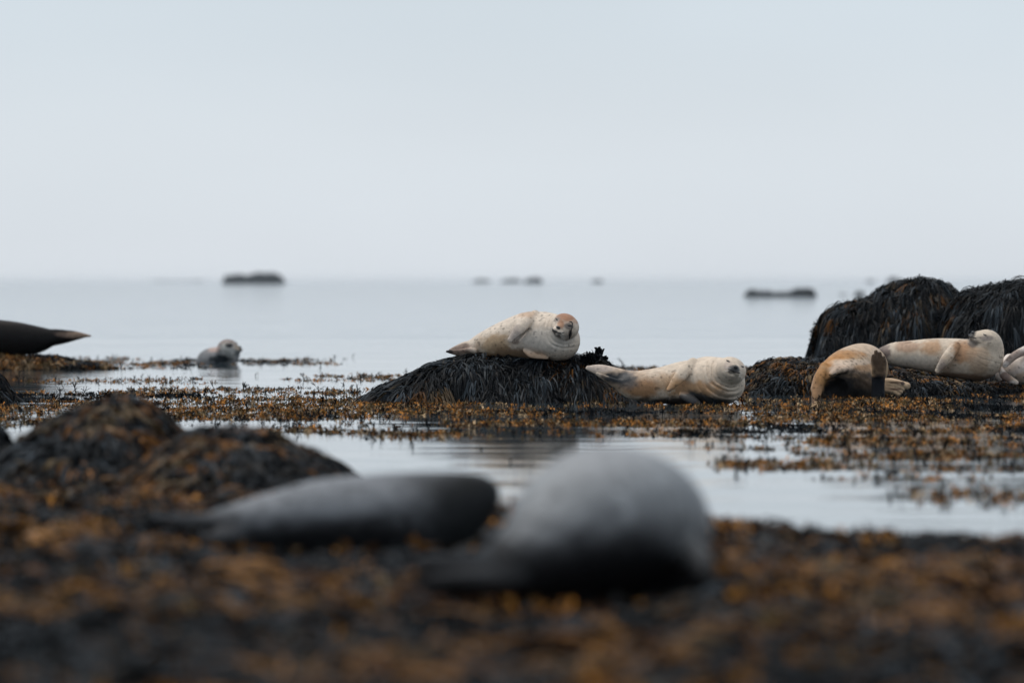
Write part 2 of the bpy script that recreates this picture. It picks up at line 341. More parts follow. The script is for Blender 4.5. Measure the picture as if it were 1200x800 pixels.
# dark knot of fronds standing up at the right end of the seal's mound
def knot():
    N = 26; t = rng.uniform(0, 1, N)
    c = P(684, 424, 55.5)[None]*(1-t[:, None])+P(702, 417, 55.5)[None]*t[:, None]
    x, y, z = c[:, 0]+rng.normal(0, .015, N), c[:, 1]+rng.normal(0, .05, N), c[:, 2]-.03
    o = sprigs('seaweed_tuft', x, y, z, rng.uniform(.05, .11, N), .030, np.tile(BLACK*1.3, (N, 1)), blades=7, upright=.9, m=M_weed)
    tag(o, 'small upright black tuft at the right end of the pale seal\'s mound', 'seaweed')
knot()

# floating beds of wrack and the weedy foreshore
def beds():
    n = 420000
    y = 11/ (1-rng.random(n)*(1-11/95))                    # even over the photograph's rows
    y = rng.uniform(26, 92, n)
    x = rng.uniform(-1, 1, n)*(y*.1+.4)
    d, shore = dens(x, y)
    keep = rng.random(n) < d*.14*sstep(26, 34, y)*(1.2-.005*y)
    x, y = x[keep], y[keep]
    z = np.maximum(ground_h(x, y), -.004)
    hg = rng.uniform(.018, .046, len(x))*(1+.6*(rng.random(len(x)) < .06))
    col = weed_colour(x, y*.5, len(x), .82, .9, grey=.1, seed=5)
    o = sprigs('floating_wrack', x, y, z, hg, .0072, col, blades=7, upright=.38)
    tag(o, 'orange and dark bladder wrack breaking the calm water in beds', 'seaweed', kind='stuff')
    # single dark stems standing out of the water
    n = 2600; y = rng.uniform(30, 88, n); x = rng.uniform(-1, 1, n)*(y*.1)
    d, _ = dens(x, y); k = rng.random(n) < (d > .05)*.5+.02; x, y = x[k], y[k]
    z = np.full(len(x), -.01)
    o = sprigs('wrack_stems', x, y, z, rng.uniform(.05, .12, len(x)), .010, np.tile(BLACK*1.4, (len(x), 1)), blades=2, upright=1.1)
    tag(o, 'thin dark weed stems poking up from the water and beds', 'seaweed', kind='stuff')
beds()
def clear(x, y):   # weed pressed flat where the two near seals lie
    u, v = to_uv(x, y)
    a = (y > 22.6) & (y < 25.2) & (u > 225) & (u < 590); b = (y > 18.6) & (y < 21.6) & (u > 470) & (u < 840)
    return ~(a | b)
def shore_weed():
    n = 90000; y = rng.uniform(14, 34, n); x = rng.uniform(-1, 1, n)*(y*.1+.3)
    d, sh = dens(x, y); u, v = to_uv(x, y); warm = (.50+.50*np.maximum(sstep(540, 660, u), (1-sstep(660, 740, v))*(1-sstep(200, 420, u))))*(.65+.35*sstep(.40, .52, fbm(x*.8+1, y*.55, seed=17)))
    k = (rng.random(n) < sh*warm*(.35+.90*sstep(.39, .53, fbm(x*1.7+3, y*1.1, seed=91)))) & (clear(x, y) | (rng.random(n) < .15)); x, y = x[k], y[k]
    z = ground_h(x, y)-.005
    col = weed_colour(x, y, len(x), .62, 2.5, grey=.02, seed=9, dim=1.15, near=True)
    o = sprigs('shore_wrack', x, y, z, rng.uniform(.04, .10, len(x)), .018, col, blades=6, upright=.6)
    tag(o, 'blurred orange bladder wrack carpeting the near shore', 'seaweed', kind='stuff')
    def hf(x, y): return ground_h(x, y)
    o = fronds('shore_kelp', hf, (-3.2, 3.2, 15, 31), 4600, 11, .40, .014, None, orange=.42, grey=.07, arch=.07, seed=13, dim=.4, near=True, sc_=.9,
               mask=lambda x, y, h: (h > -.02) & clear(x, y) & (np.abs(x) < y*.1+.3), seg=5)
    tag(o, 'blurred heaps of dark stringy weed on the near shore', 'seaweed', kind='stuff')
shore_weed()

# ------------------------------------------------------------------ seals: smooth-blended distance field, one continuous skin
def nrmz(v): v = np.asarray(v, float); return v/np.linalg.norm(v)
def resample(pts, rad, n):
    pts = np.asarray(pts, float); rad = np.asarray(rad, float); m = len(pts)
    A = np.concatenate([pts, rad[:, None]], 1); A = np.concatenate([[2*A[0]-A[1]], A, [2*A[-1]-A[-2]]])
    out_ = []
    for s in np.linspace(0, m-1-1e-6, n):
        i = int(s); t = s-i; p0, p1, p2, p3 = A[i], A[i+1], A[i+2], A[i+3]
        out_.append(.5*((2*p1)+(-p0+p2)*t+(2*p0-5*p1+4*p2-p3)*t*t+(-p0+3*p1-3*p2+p3)*t**3))
    o = np.array(out_); return o[:, :3], np.maximum(o[:, 3], .002)
class Chain:
    neg = False
    def __init__(s, pts, rad, k=.02, flat=1.0, normal=None, n=14):
        s.p, s.r = resample(pts, rad, n) if len(pts) > 2 else (np.asarray(pts, float), np.asarray(rad, float))
        s.k = k; s.flat = flat; s.n = nrmz(normal) if normal is not None else None
    def tr(s, p):
        if s.n is None or s.flat == 1: return p
        return p+(p@s.n)[:, None]*s.n[None]*(s.flat-1)
    def __call__(s, p):
        q = s.tr(p); pp = s.tr(s.p); best = None
        for i in range(len(pp)-1):
            a, b = pp[i], pp[i+1]; ba = b-a; L2 = ba@ba+1e-12
            h = np.clip(((q-a)@ba)/L2, 0, 1)
            d = np.linalg.norm(q-a-h[:, None]*ba, axis=1)-(s.r[i]*(1-h)+s.r[i+1]*h)
            best = d if best is None else np.minimum(best, d)
        return best/(s.flat if s.flat > 1 else 1)*(1 if s.flat == 1 else 1.0)
    def bounds(s): return (s.p-s.r[:, None]).min(0), (s.p+s.r[:, None]).max(0)
class Ell:
    def __init__(s, c, axes, radii, k=.02, neg=False):
        s.c = np.asarray(c, float); s.A = np.array([nrmz(a) for a in axes]); s.R = np.asarray(radii, float); s.k = k; s.neg = neg
    def __call__(s, p):
        q = (p-s.c)@s.A.T; k0 = np.linalg.norm(q/s.R, axis=1); k1 = np.linalg.norm(q/s.R**2, axis=1)+1e-9
        return k0*(k0-1)/k1
    def bounds(s): r = s.R.max(); return s.c-r, s.c+r
def field(prims, p, warp=None):
    d = None
    for g in prims:
        e = g(p)
        if d is None: d = e; continue
        if getattr(g, 'neg', False):
            e = -e; h = np.clip(.5+.5*(e-d)/g.k, 0, 1); d = d*(1-h)+e*h+g.k*h*(1-h)
        else:
            h = np.clip(.5+.5*(d-e)/g.k, 0, 1); d = d*(1-h)+e*h-g.k*h*(1-h)
    if warp is not None: d = d+warp(p)
    return d
def skin(prims, vox, warp=None):
    lo = np.min([g.bounds()[0] for g in prims if not getattr(g, 'neg', False)], 0)-.05
    hi = np.max([g.bounds()[1] for g in prims if not getattr(g, 'neg', False)], 0)+.05
    f = 4; nn = np.ceil((hi-lo)/(vox*f)).astype(int)*f+1
    cn = (nn-1)//f+1
    gc = np.stack(np.meshgrid(*[lo[i]+np.arange(cn[i])*vox*f for i in range(3)], indexing='ij'), -1).reshape(-1, 3)
    dc = field(prims, gc, warp).reshape(cn)
    idx = np.meshgrid(*[np.minimum((np.arange(nn[i])+f//2)//f, cn[i]-1) for i in range(3)], indexing='ij')
    D = dc[tuple(idx)].copy(); band = np.abs(D) < vox*f*2.0
    ii = np.argwhere(band); pts = lo+ii*vox
    D[band] = field(prims, pts, warp)
    # surface nets
    ins = D < 0; S = [slice(0, -1), slice(1, None)]
    acc = np.zeros(tuple(nn-1)+(3,)); cnt = np.zeros(tuple(nn-1))
    base = np.stack(np.meshgrid(*[np.arange(n-1) for n in nn], indexing='ij'), -1).astype(float)
    import itertools
    for ax in range(3):
        o = [a for a in range(3) if a != ax]
        for c in itertools.product((0, 1), (0, 1)):
            s0 = [None]*3; s1 = [None]*3
            s0[ax], s1[ax] = S[0], S[1]
            for a, b in zip(o, c): s0[a] = s1[a] = S[b]
            v0, v1 = D[tuple(s0)], D[tuple(s1)]; cr = (v0 < 0) != (v1 < 0)
            t = np.where(cr, v0/(v0-v1+1e-12), 0); off = np.zeros(tuple(nn-1)+(3,))
            off[..., ax] = t
            for a, b in zip(o, c): off[..., a] = b
            acc += np.where(cr[..., None], off, 0); cnt += cr
    m = cnt > 0; vid = -np.ones(tuple(nn-1), dtype=np.int64); vid[m] = np.arange(m.sum())
    V = lo+(base[m]+acc[m]/cnt[m][:, None])*vox
    for _ in range(2):
        d0 = field(prims, V, warp); e = vox*.6
        g = np.stack([(field(prims, V+np.eye(3)[i]*e, warp)-d0)/e for i in range(3)], -1)
        st_ = np.clip(d0/np.maximum((g*g).sum(1), .2), -vox*.5, vox*.5); V = V-g*st_[:, None]
    faces = []
    for ax in range(3):
        b, c = [(1, 2), (2, 0), (0, 1)][ax]
        s0 = [slice(1, -1)]*3; s1 = [slice(1, -1)]*3; s0[ax] = slice(0, -1); s1[ax] = slice(1, None)
        i0, i1 = ins[tuple(s0)], ins[tuple(s1)]
        for cond, flip in ((i0 & ~i1, False), (~i0 & i1, True)):
            e = np.argwhere(cond)
            if not len(e): continue
            off = np.ones(3, int); off[ax] = 0; e = e+off
            eb = np.zeros(3, int); eb[b] = 1; ec = np.zeros(3, int); ec[c] = 1
            q = [vid[tuple((e-eb-ec).T)], vid[tuple((e-ec).T)], vid[tuple(e.T)], vid[tuple((e-eb).T)]]
            q = np.stack(q[::-1] if flip else q, -1); faces.append(q)
    return V, np.concatenate(faces)
def on_skin(prims, c, d, warp=None, start=.6):
    """point where the ray from outside towards c along -d meets the skin"""
    d = nrmz(d); t = start
    for _ in range(90):
        e = float(field(prims, (c+d*t)[None], warp)[0])
        if e < .0008: break
        t -= e*.7
    return c+d*t
def front(prims, u, v, D, warp=None):
    c = P(u, v, D); c0 = c.copy()
    for _ in range(80):
        e = float(field(prims, c[None], warp)[0])
        if e < .0008: break
        c = c+np.array([0, e*.7, 0])
    return c
def tube_mesh(pts, rads, nside=6):
    pts = np.asarray(pts, float); V = []; n = len(pts)
    for i in range(n):
        tn = nrmz(pts[min(i+1, n-1)]-pts[max(i-1, 0)]); a = np.cross(tn, (0, 0, 1.0)); a = nrmz(a) if np.linalg.norm(a) > 1e-3 else np.array([1., 0, 0]); b = np.cross(tn, a)
        for k in range(nside):
            t = 2*math.pi*k/nside; V.append(pts[i]+rads[i]*(a*math.cos(t)+b*math.sin(t)))
    Fc = [(i*nside+k, i*nside+(k+1) % nside, (i+1)*nside+(k+1) % nside, (i+1)*nside+k) for i in range(n-1) for k in range(nside)]
    return np.array(V), np.array(Fc)
def blob_mesh(c, axes, R, nu=12, nv=8):
    V = []; A = [nrmz(a) for a in axes]
    for j in range(nv+1):
        ph = math.pi*(j/nv-.5)*.999
        for i in range(nu):
            th = 2*math.pi*i/nu; q = (math.cos(ph)*math.cos(th)*R[0], math.cos(ph)*math.sin(th)*R[1], math.sin(ph)*R[2])
            V.append(c+A[0]*q[0]+A[1]*q[1]+A[2]*q[2])
    Fc = [(j*nu+i, j*nu+(i+1) % nu, (j+1)*nu+(i+1) % nu, (j+1)*nu+i) for j in range(nv) for i in range(nu)]
    return np.array(V), np.array(Fc)
def paint(V, base, patches, seed=0, mott=.12, dist=1.0):
    c = np.tile(np.array(base, float), (len(V), 1))
    n = fbm(V[:, 0]*7, V[:, 1]*7, V[:, 2]*7, seed=seed)
    n2 = fbm(V[:, 0]*22, V[:, 1]*22, V[:, 2]*22, seed=seed+3)
    c *= (1-mott+2*mott*n)[:, None]
    for ctr, rad, colr, st in patches:      # soft-edged patches: coat marks, wet fur, and shade painted under the bodies
        rad = np.asarray(rad, float)*np.ones(3)
        d = np.linalg.norm((V-ctr)/rad, axis=1)+((n-.5)*1.0+(n2-.5)*.5)*dist
        k = (min(1, st*1.15)*(1-sstep(.60, 1.25, d)))[:, None]
        c = c*(1-k)+np.array(colr)*k
    sp = sstep(.70, .80, noise(V[:, 0]*38, V[:, 1]*38, V[:, 2]*38, seed=seed+9))*.45*sstep(.38, .60, fbm(V[:, 0]*5, V[:, 1]*5, V[:, 2]*5, seed=seed+4))
    return c*(1-sp)[:, None]
class Head:
    def __init__(s, c, f, u, R, wide=1.0, long=1.0):
        s.c = np.asarray(c, float); s.f = nrmz(f); s.u = nrmz(np.asarray(u, float)-s.f*(np.dot(u, s.f))); s.r = np.cross(s.f, s.u); s.R = R
        ax = (s.f, s.r, s.u)
        s.prims = [Ell(s.c, ax, (1.02*R, .98*wide*R, .90*R), .035),
                   Ell(s.c+s.f*.78*R-s.u*.20*R, ax, (.60*R, .50*R*long, .46*R*long), .30*R),
                   Ell(s.c+s.f*1.22*R+s.r*.17*R-s.u*.26*R, ax, (.27*R, .25*R, .23*R), .05*R),
                   Ell(s.c+s.f*1.22*R-s.r*.17*R-s.u*.26*R, ax, (.27*R, .25*R, .23*R), .05*R),
                   Ell(s.c+s.f*1.02*R-s.u*.52*R, ax, (.30*R, .26*R, .16*R), .08*R),
                   Ell(s.c+s.f*1.10*R-s.u*.02*R, ax, (.35*R, .17*R, .17*R), .15*R)]
    def at(s, a, b, c): return s.c+(s.f*a+s.r*b+s.u*c)*s.R
    def dress(s, root, prims, warp=None, eyes='closed', nose_col=None, whiskers=True, eye_size=.13):
        R = s.R
        nm = nose_col or M_dark
        # nose pad with two lobes
        Vn, Fn = blob_mesh(s.at(1.42, 0, .02), (s.f, s.r, s.u), (.10*R, .17*R, .11*R))
        mesh_obj('nose', Vn, Fn, nm, root)
        for sg in (-1, 1):
            d = s.f*.80+s.r*sg*.52+s.u*.36
            q = on_skin(prims, s.c, d, warp); nn = nrmz(d)
            t1 = nrmz(np.cross(nn, s.u)+s.u*.25*sg); t2 = np.cross(nn, t1)
            if eyes == 'closed': Ve, Fe = blob_mesh(q, (nn, t1, t2), (.03*R, eye_size*1.35*R, .035*R+.003))
            else: Ve, Fe = blob_mesh(q-nn*.02*R, (nn, t1, t2), (.08*R, eye_size*R, eye_size*.9*R))
            mesh_obj('eye', Ve, Fe, M_dark, root)
        # mouth: a dark line under the whisker pads
        pts = []
        for t in np.linspace(-1, 1, 11):
            a = t*.95; d = s.f*math.cos(a)+s.r*math.sin(a)-s.u*(.42-.12*abs(t)); pts.append(on_skin(prims, s.c+s.f*.78*R, d, warp, .25))
        Vm, Fm = tube_mesh(pts, [.042*R*(1-.6*abs(t)) + .0015 for t in np.linspace(-1, 1, 11)]); mesh_obj('mouth', Vm, Fm, M_dark, root)
        if whiskers:
            for sg in (-1, 1):
                Vs, Fs, b = [], [], 0
                for k in (0, 2, 4, 6, 8):
                    p0 = s.at(1.30+.08*(k % 3), sg*(.30+.03*(k//3)), -.18-.09*(k//3)); dd = nrmz(s.f*(.25+.2*(k % 3))+s.r*sg*1.0-s.u*(.15+.22*(k//3)))
                    Ln = R*(.55+.12*(k % 4)); pts = [p0+dd*Ln*t-s.u*.12*Ln*t*t for t in np.linspace(0, 1, 5)]
                    v, fc = tube_mesh(pts, np.linspace(.0010, .0003, 5), 3); Vs.append(v); Fs.append(fc+b); b += len(v)
                mesh_obj('whiskers', np.concatenate(Vs), np.concatenate(Fs), M_whisk, root)
def flip(a, b, c, wid, k=.012, flat=3.0, n=None, tip=.6):
    """a fore flipper: shoulder a, middle b, tip c"""
    n = n if n is not None else (0, -1, .2)
    return Chain([a, b, c], [wid*.85, wid, wid*tip], k, flat, n, 10)
def px_chain(st, D0, k=.04, n=34):
    """stations: (u, v, radius in photograph pixels, distance offset in metres)"""
    pts = [P(u, v, D0+dd) for u, v, r, dd in st]; rr = [r*(D0+dd)/F for u, v, r, dd in st]
    return Chain(pts, rr, k, n=n)
def gap(a, b, r=.011, k=.012):
    g = Chain([a, b], [r*.7, r], k); g.neg = True; return g
def folds(p, hd, radii, amp, width, dirv):
    """skin folds: arcs round the face, on the side dirv"""
    q = p-hd.c; ax = q@hd.f; pr = q-ax[:, None]*hd.f[None]
    rho = np.linalg.norm(pr, axis=1)+.018*(fbm(p[:, 0]*6, p[:, 1]*6, p[:, 2]*6, seed=5)-.5)*2
    side = (pr@nrmz(dirv))/(np.linalg.norm(pr, axis=1)+1e-6); m = sstep(-.15, .45, side)*sstep(-.30, -.12, ax)
    return amp*m*sum(np.exp(-((rho-r)/width)**2)*(1-.12*i) for i, r in enumerate(radii))*(.55+.9*noise(p[:, 0]*5, p[:, 1]*5, p[:, 2]*5, seed=12))
def claws(root, pts, d, L=.022):
    for p in pts:
        V, Fc = tube_mesh([p, p+nrmz(d)*L*.6, p+nrmz(d)*L+np.array([0, 0, -.004])], [.004, .003, .0008], 5); mesh_obj('claw', V, Fc, M_claw, root)
def crease(p, c, axis, k0, amp, per, lo, hi, side=None):
    """skin folds: rings round an axis through c, between lo and hi metres along it"""
    q = (p-c)@nrmz(axis); wq = q+.012*(fbm(p[:, 0]*9, p[:, 1]*9, p[:, 2]*9, seed=k0)-.5)*4
    m = sstep(lo, lo+.04, q)*(1-sstep(hi-.04, hi, q))*(1-sstep(.26, .36, np.linalg.norm(p-c, axis=1)))
    ring = np.maximum(0, np.cos(wq/per*2*math.pi))**4
    return amp*ring*m*(.4+.9*noise(p[:, 0]*6, p[:, 1]*6, p[:, 2]*6, seed=k0+2))

CREAM, TAN, RUST, GREYF, DARKF = (.60, .50, .405), (.42, .27, .15), (.30, .13, .07), (.30, .285, .27), (.018, .018, .019)
GRP = 'harbour seals resting on the weed'
# --- seal 1: on the mound, head turned to the camera
def seal_one():
    D = 55.8
    body = px_chain([(551, 411, 7, .10), (562, 407, 14, .10), (580, 402, 19.5, .05), (600, 397.5, 24.5, 0), (622, 393.5, 28.5, -.08), (642, 395, 27, -.16), (656, 399, 24, -.24)], D, .04)
    hc = P(662, 382.5, D-.44); R = .140
    hd = Head(hc, (-.36, -1, -.06), (.42, -.05, .90), R, 1.02)
    neck = Chain([P(642, 390, D-.16), P(657, 386, D-.30)], [.2, .150], .04)
    up = Chain([P(555, 407, D+.1), P(545, 405.5, D+.05), P(527, 410, D+.03)], [.065, .05, .012], .02, 2.2, (0, -.9, .5), 10)
    lo = Chain([P(556, 414, D+.05), P(542, 413.5, D), P(524, 411.8, D-.03)], [.06, .048, .014], .02, 2.2, (0, -.8, -.6), 10)
    fl = flip(P(627, 369, D-.20), P(612, 382, D-.34), P(598, 398, D-.36), .058, k=.014, flat=2.0, n=(-.1, -1, .35), tip=.5); gp = gap(P(619, 384, D-.32), P(605, 401, D-.29), .016)
    fl2 = flip(P(616, 411, D-.28), P(624, 416, D-.31), P(641, 419, D-.32), .032, k=.012, flat=1.8, n=(0, -1, .5), tip=.5)
    tail = Chain([P(556, 411, D-.05), P(547, 410, D-.08)], [.03, .02], .015)
    prims = [body, neck]+hd.prims+[up, lo, tail, gp, fl, fl2]
    prims[2].k = .016
    def warp(p): return folds(p, hd, (.175, .215), .0065, .012, (-1, 0, -.5))
    V, Fc = skin(prims, .0075, warp)
    root = thing('seal', 'cream seal on the black mound, brown forehead, face to camera', 'seal', P(610, 421, D), GRP)
    col = paint(V, CREAM, [(hd.at(.35, .05, .95), (.11, .14, .09), (.32, .15, .08), .82), (hd.at(1.1, .05, .2), (.035, .06, .06), (.30, .14, .07), .75),
          (P(578, 404, D-.2), (.17, .3, .12), (.42, .28, .16), .75), (P(600, 422, D-.2), (.55, .4, .13), (.27, .17, .10), .85), (P(540, 409, D), (.14, .3, .07), (.20, .13, .10), .75),
          (P(526, 412, D), (.04, .2, .03), (.05, .04, .04), .8), (P(618, 368, D-.2), (.13, .2, .05), (.42, .26, .16), .6), (P(603, 392, D-.35), (.1, .09, .12), (.33, .27, .24), .6),
          (P(628, 417, D-.34), (.14, .1, .05), (.40, .27, .18), .7), (P(604, 401, D-.3), (.05, .12, .03), (.16, .11, .09), .7), (hd.at(1.2, .34, -.42), (.05, .06, .04), (.08, .07, .065), .75), (hd.at(1.3, -.28, -.36), (.03, .05, .03), (.30, .27, .24), .5), (hd.at(.9, -.55, .35), (.045, .05, .03), (.12, .10, .09), .7), (hd.at(.9, .5, .35), (.035, .05, .03), (.20, .16, .14), .6), (hd.at(.9, -.1, -.62), (.10, .08, .02), (.2, .17, .15), .6), (P(668.5, 393, D-.58), (.018, .08, .05), (.05, .035, .03), .85),
          (P(635, 400, D-.4), (.3, .2, .13), (.60, .56, .51), .4), (P(560, 412, D-.1), (.04, .2, .12), (.36, .27, .2), .5)], seed=3)
    mesh_obj('body', V, Fc, M_fur, root, col=col)
    hd.dress(root, prims, warp, 'closed', eye_size=.15)
    # dark tear streak below the eye on the viewer's right
    pts = [front(prims, u, v, D-.8, warp) for u, v in ((667.5, 377), (670, 377.4), (671.3, 379), (670.8, 383), (669.3, 388), (668.2, 393), (667.6, 397))]
    Vt, Ft = tube_mesh(pts, [.006, .007, .008, .007, .008, .011, .007]); mesh_obj('tear_streak', Vt, Ft, M_dark, root)
    claws(root, [P(598+2.2*i, 399.5-.6*i, D-.35) for i in range(4)], (-.4, 0, -1))
seal_one()
# --- seal 2: beside the mound, face to camera, thick neck folds
def seal_two():
    D = 54.4
    body = px_chain([(727, 447, 9, .05), (740, 451, 15.5, 0), (758, 452, 19, 0), (780, 451, 22, 0), (802, 449, 26, -.02), (824, 448, 27.5, -.10), (843, 449, 26.5, -.20), (850, 449.5, 23, -.26)], D, .04)
    hc = P(856.5, 434, D-.44); R = .142
    hd = Head(hc, (.20, -1, .16), (.36, 0, .93), R, 1.05)
    neck = Chain([P(832, 444, D-.10), P(849, 440, D-.28)], [.215, .17], .05)
    up = Chain([P(738, 445, D), P(718, 438, D), P(703, 433.5, D), P(689, 431, D-.02)], [.085, .07, .055, .022], .03, 1.9, (0, -1, .35), 14)
    lo = Chain([P(732, 454, D-.03), P(716, 446, D-.08), P(700, 438, D-.1)], [.07, .042, .018], .02, 2.0, (.1, -.7, -.7), 12)
    fl = flip(P(812, 425, D-.18), P(798, 440, D-.30), P(784, 456, D-.33), .060, k=.014, flat=2.0, n=(-.1, -1, .35), tip=.4); gp = gap(P(805, 438, D-.29), P(789, 459, D-.25), .018)
    fl2 = flip(P(800, 463, D-.22), P(811, 468, D-.30), P(823, 475, D-.32), .045, k=.01, flat=1.8, n=(0, -1, .5), tip=.5)
    prims = [body, neck]+hd.prims+[up, lo, gp, fl, fl2]
    prims[2].k = .02
    ax = nrmz(P(822, 450, D-.05)-P(858, 432, D-.36))
    def warp(p): return folds(p, hd, (.165, .200, .245, .30, .36), .017, .011, (-1, 0, -.65))
    V, Fc = skin(prims, .0075, warp)
    root = thing('seal', 'cream seal with dark nose and deep neck folds right of the mound', 'seal', P(790, 475, D), GRP)
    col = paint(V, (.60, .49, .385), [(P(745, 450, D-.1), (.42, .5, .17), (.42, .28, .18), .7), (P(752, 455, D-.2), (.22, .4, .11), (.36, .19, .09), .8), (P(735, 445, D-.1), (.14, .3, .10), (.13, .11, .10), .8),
          (P(724, 443, D-.10), (.17, .2, .062), (.028, .030, .033), .96), (P(702, 431, D), (.16, .2, .04), (.52, .42, .36), .7),  # first patch: shaded gap between the hind flippers, painted on the skin
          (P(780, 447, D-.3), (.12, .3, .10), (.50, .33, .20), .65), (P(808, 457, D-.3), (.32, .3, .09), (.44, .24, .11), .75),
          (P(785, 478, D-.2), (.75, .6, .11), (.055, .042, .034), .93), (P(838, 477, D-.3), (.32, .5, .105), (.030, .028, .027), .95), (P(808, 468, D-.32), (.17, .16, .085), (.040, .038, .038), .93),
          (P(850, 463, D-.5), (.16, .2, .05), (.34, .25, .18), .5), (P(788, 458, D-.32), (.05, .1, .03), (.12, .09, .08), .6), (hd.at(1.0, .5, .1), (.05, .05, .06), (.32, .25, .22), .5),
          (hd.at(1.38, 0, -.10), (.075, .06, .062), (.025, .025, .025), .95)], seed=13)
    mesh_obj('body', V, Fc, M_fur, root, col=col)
    hd.dress(root, prims, warp, 'closed')
    claws(root, [P(784+2.4*i, 458.5-.8*i, D-.33) for i in range(4)], (-.4, 0, -1))
seal_two()
# --- seal 3: tan, rear towards the camera, flipper raised
def seal_three():
    D = 57.6
    body = px_chain([(962, 456, 12, -.25), (975, 448, 22, -.18), (991, 438, 28, 0), (1006, 432, 29, .35), (1013, 430, 27, .8), (1017, 432, 24, 1.2)], D, .04)
    rump = Chain([P(985, 449, D-.15), P(1003, 451, D-.05), P(1016, 452, D+.1)], [.22, .2, .16], .08)
    tail = Chain([P(992, 432, D-.26), P(982, 433, D-.40), P(975, 438, D-.46)], [.08, .060, .036], .03, 1.7, (0, -.35, 1), 10)
    lf = Chain([P(966, 430, D-.26), P(960, 445, D-.36), P(956, 466, D-.40)], [.05, .06, .05], .02, 1.8, (-.6, -1, 0), 10)
    hol = Ell(P(980, 456, D-.50), ((1, 0, 0), (0, 1, 0), (0, 0, 1)), (.145, .26, .135), .025, neg=True)
    st = Chain([P(1029, 468, D-.35), P(1029, 450, D-.35), P(1030, 434, D-.37), P(1031, 425, D-.38)], [.070, .066, .074, .070], .03, 1.35, (0, -1, 0), 12)
    dig = [Chain([P(1025+2.9*i, 440, D-.43), P(1023.5+4.0*i, 424, D-.45), P(1022+4.5*i+(1.5 if i == 0 else 0), (417, 412, 414, 419)[i], D-.45)], [.022, .024, .019], .006, 1.0, None, 8) for i in range(4)]
    fan = [Chain([P(1036, 447+i*3, D-.05), P(1047, 447+i*3.6, D-.12), P(1061-i*2.5+(2 if i == 0 else 0), 452+i*3.4, D-.16)], [.036, .032, .020 if i else .035], .006, 1.0, None, 8) for i in range(4)]
    prims = [body, rump, hol, tail, lf, st]+dig+fan
    def warp(p):
        q = p[:, 0]*.8+p[:, 2]*.9+.1*fbm(p[:, 0]*4, p[:, 1]*4, p[:, 2]*4, seed=6)
        m = sstep(P(988, 440, D)[0], P(1004, 440, D)[0], p[:, 0])*(1-sstep(.28, .4, p[:, 2]))
        m = m*(1-sstep(P(1014, 440, D)[0], P(1020, 440, D)[0], p[:, 0])); return .0012*np.cos(q*2*math.pi/.075)*m*noise(p[:, 0]*7, p[:, 1]*7, p[:, 2]*7, seed=77)*2
    V, Fc = skin(prims, .008, warp)
    root = thing('seal', 'tan seal lying in wet weed with one hind flipper raised upright', 'seal', P(990, 466, D), GRP)
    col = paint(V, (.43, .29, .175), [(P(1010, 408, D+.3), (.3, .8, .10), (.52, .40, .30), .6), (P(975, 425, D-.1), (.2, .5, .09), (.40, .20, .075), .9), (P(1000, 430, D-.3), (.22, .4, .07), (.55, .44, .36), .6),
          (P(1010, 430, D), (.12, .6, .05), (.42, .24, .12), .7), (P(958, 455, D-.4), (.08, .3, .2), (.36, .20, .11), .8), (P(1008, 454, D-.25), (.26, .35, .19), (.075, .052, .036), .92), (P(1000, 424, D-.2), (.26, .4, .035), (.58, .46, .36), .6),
          (P(1000, 464, D-.3), (.5, .5, .10), (.04, .033, .028), .92), (P(985, 456, D-.3), (.25, .4, .19), (.013, .012, .012), .98), (P(958, 452, D-.42), (.07, .12, .16), (.38, .22, .12), .9), (P(1029, 454, D-.36), (.12, .2, .20), (.016, .017, .02), .97),  # near-black patch paints the shade inside the hollow below the tail
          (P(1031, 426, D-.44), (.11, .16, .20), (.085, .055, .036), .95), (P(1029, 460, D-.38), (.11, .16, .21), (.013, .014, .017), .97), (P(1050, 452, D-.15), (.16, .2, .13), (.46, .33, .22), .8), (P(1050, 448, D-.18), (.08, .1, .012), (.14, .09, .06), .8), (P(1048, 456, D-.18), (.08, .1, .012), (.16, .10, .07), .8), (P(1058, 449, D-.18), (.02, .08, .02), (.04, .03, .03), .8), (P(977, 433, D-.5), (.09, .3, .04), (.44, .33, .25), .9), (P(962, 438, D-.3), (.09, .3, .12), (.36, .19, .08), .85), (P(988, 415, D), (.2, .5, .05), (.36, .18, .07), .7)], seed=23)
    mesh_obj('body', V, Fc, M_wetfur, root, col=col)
    claws(root, [P(1022+4.5*i, (416, 411, 413, 418)[i], D-.46) for i in range(4)], (-.5, -1, .3))
    V_, F_ = blob_mesh(P(978, 438, D-.56), ((1, 0, .3), (0, 1, 0), (-.3, 0, 1)), (.02, .01, .006)); mesh_obj('tail_fold', V_, F_, M_dark, root)
seal_three()
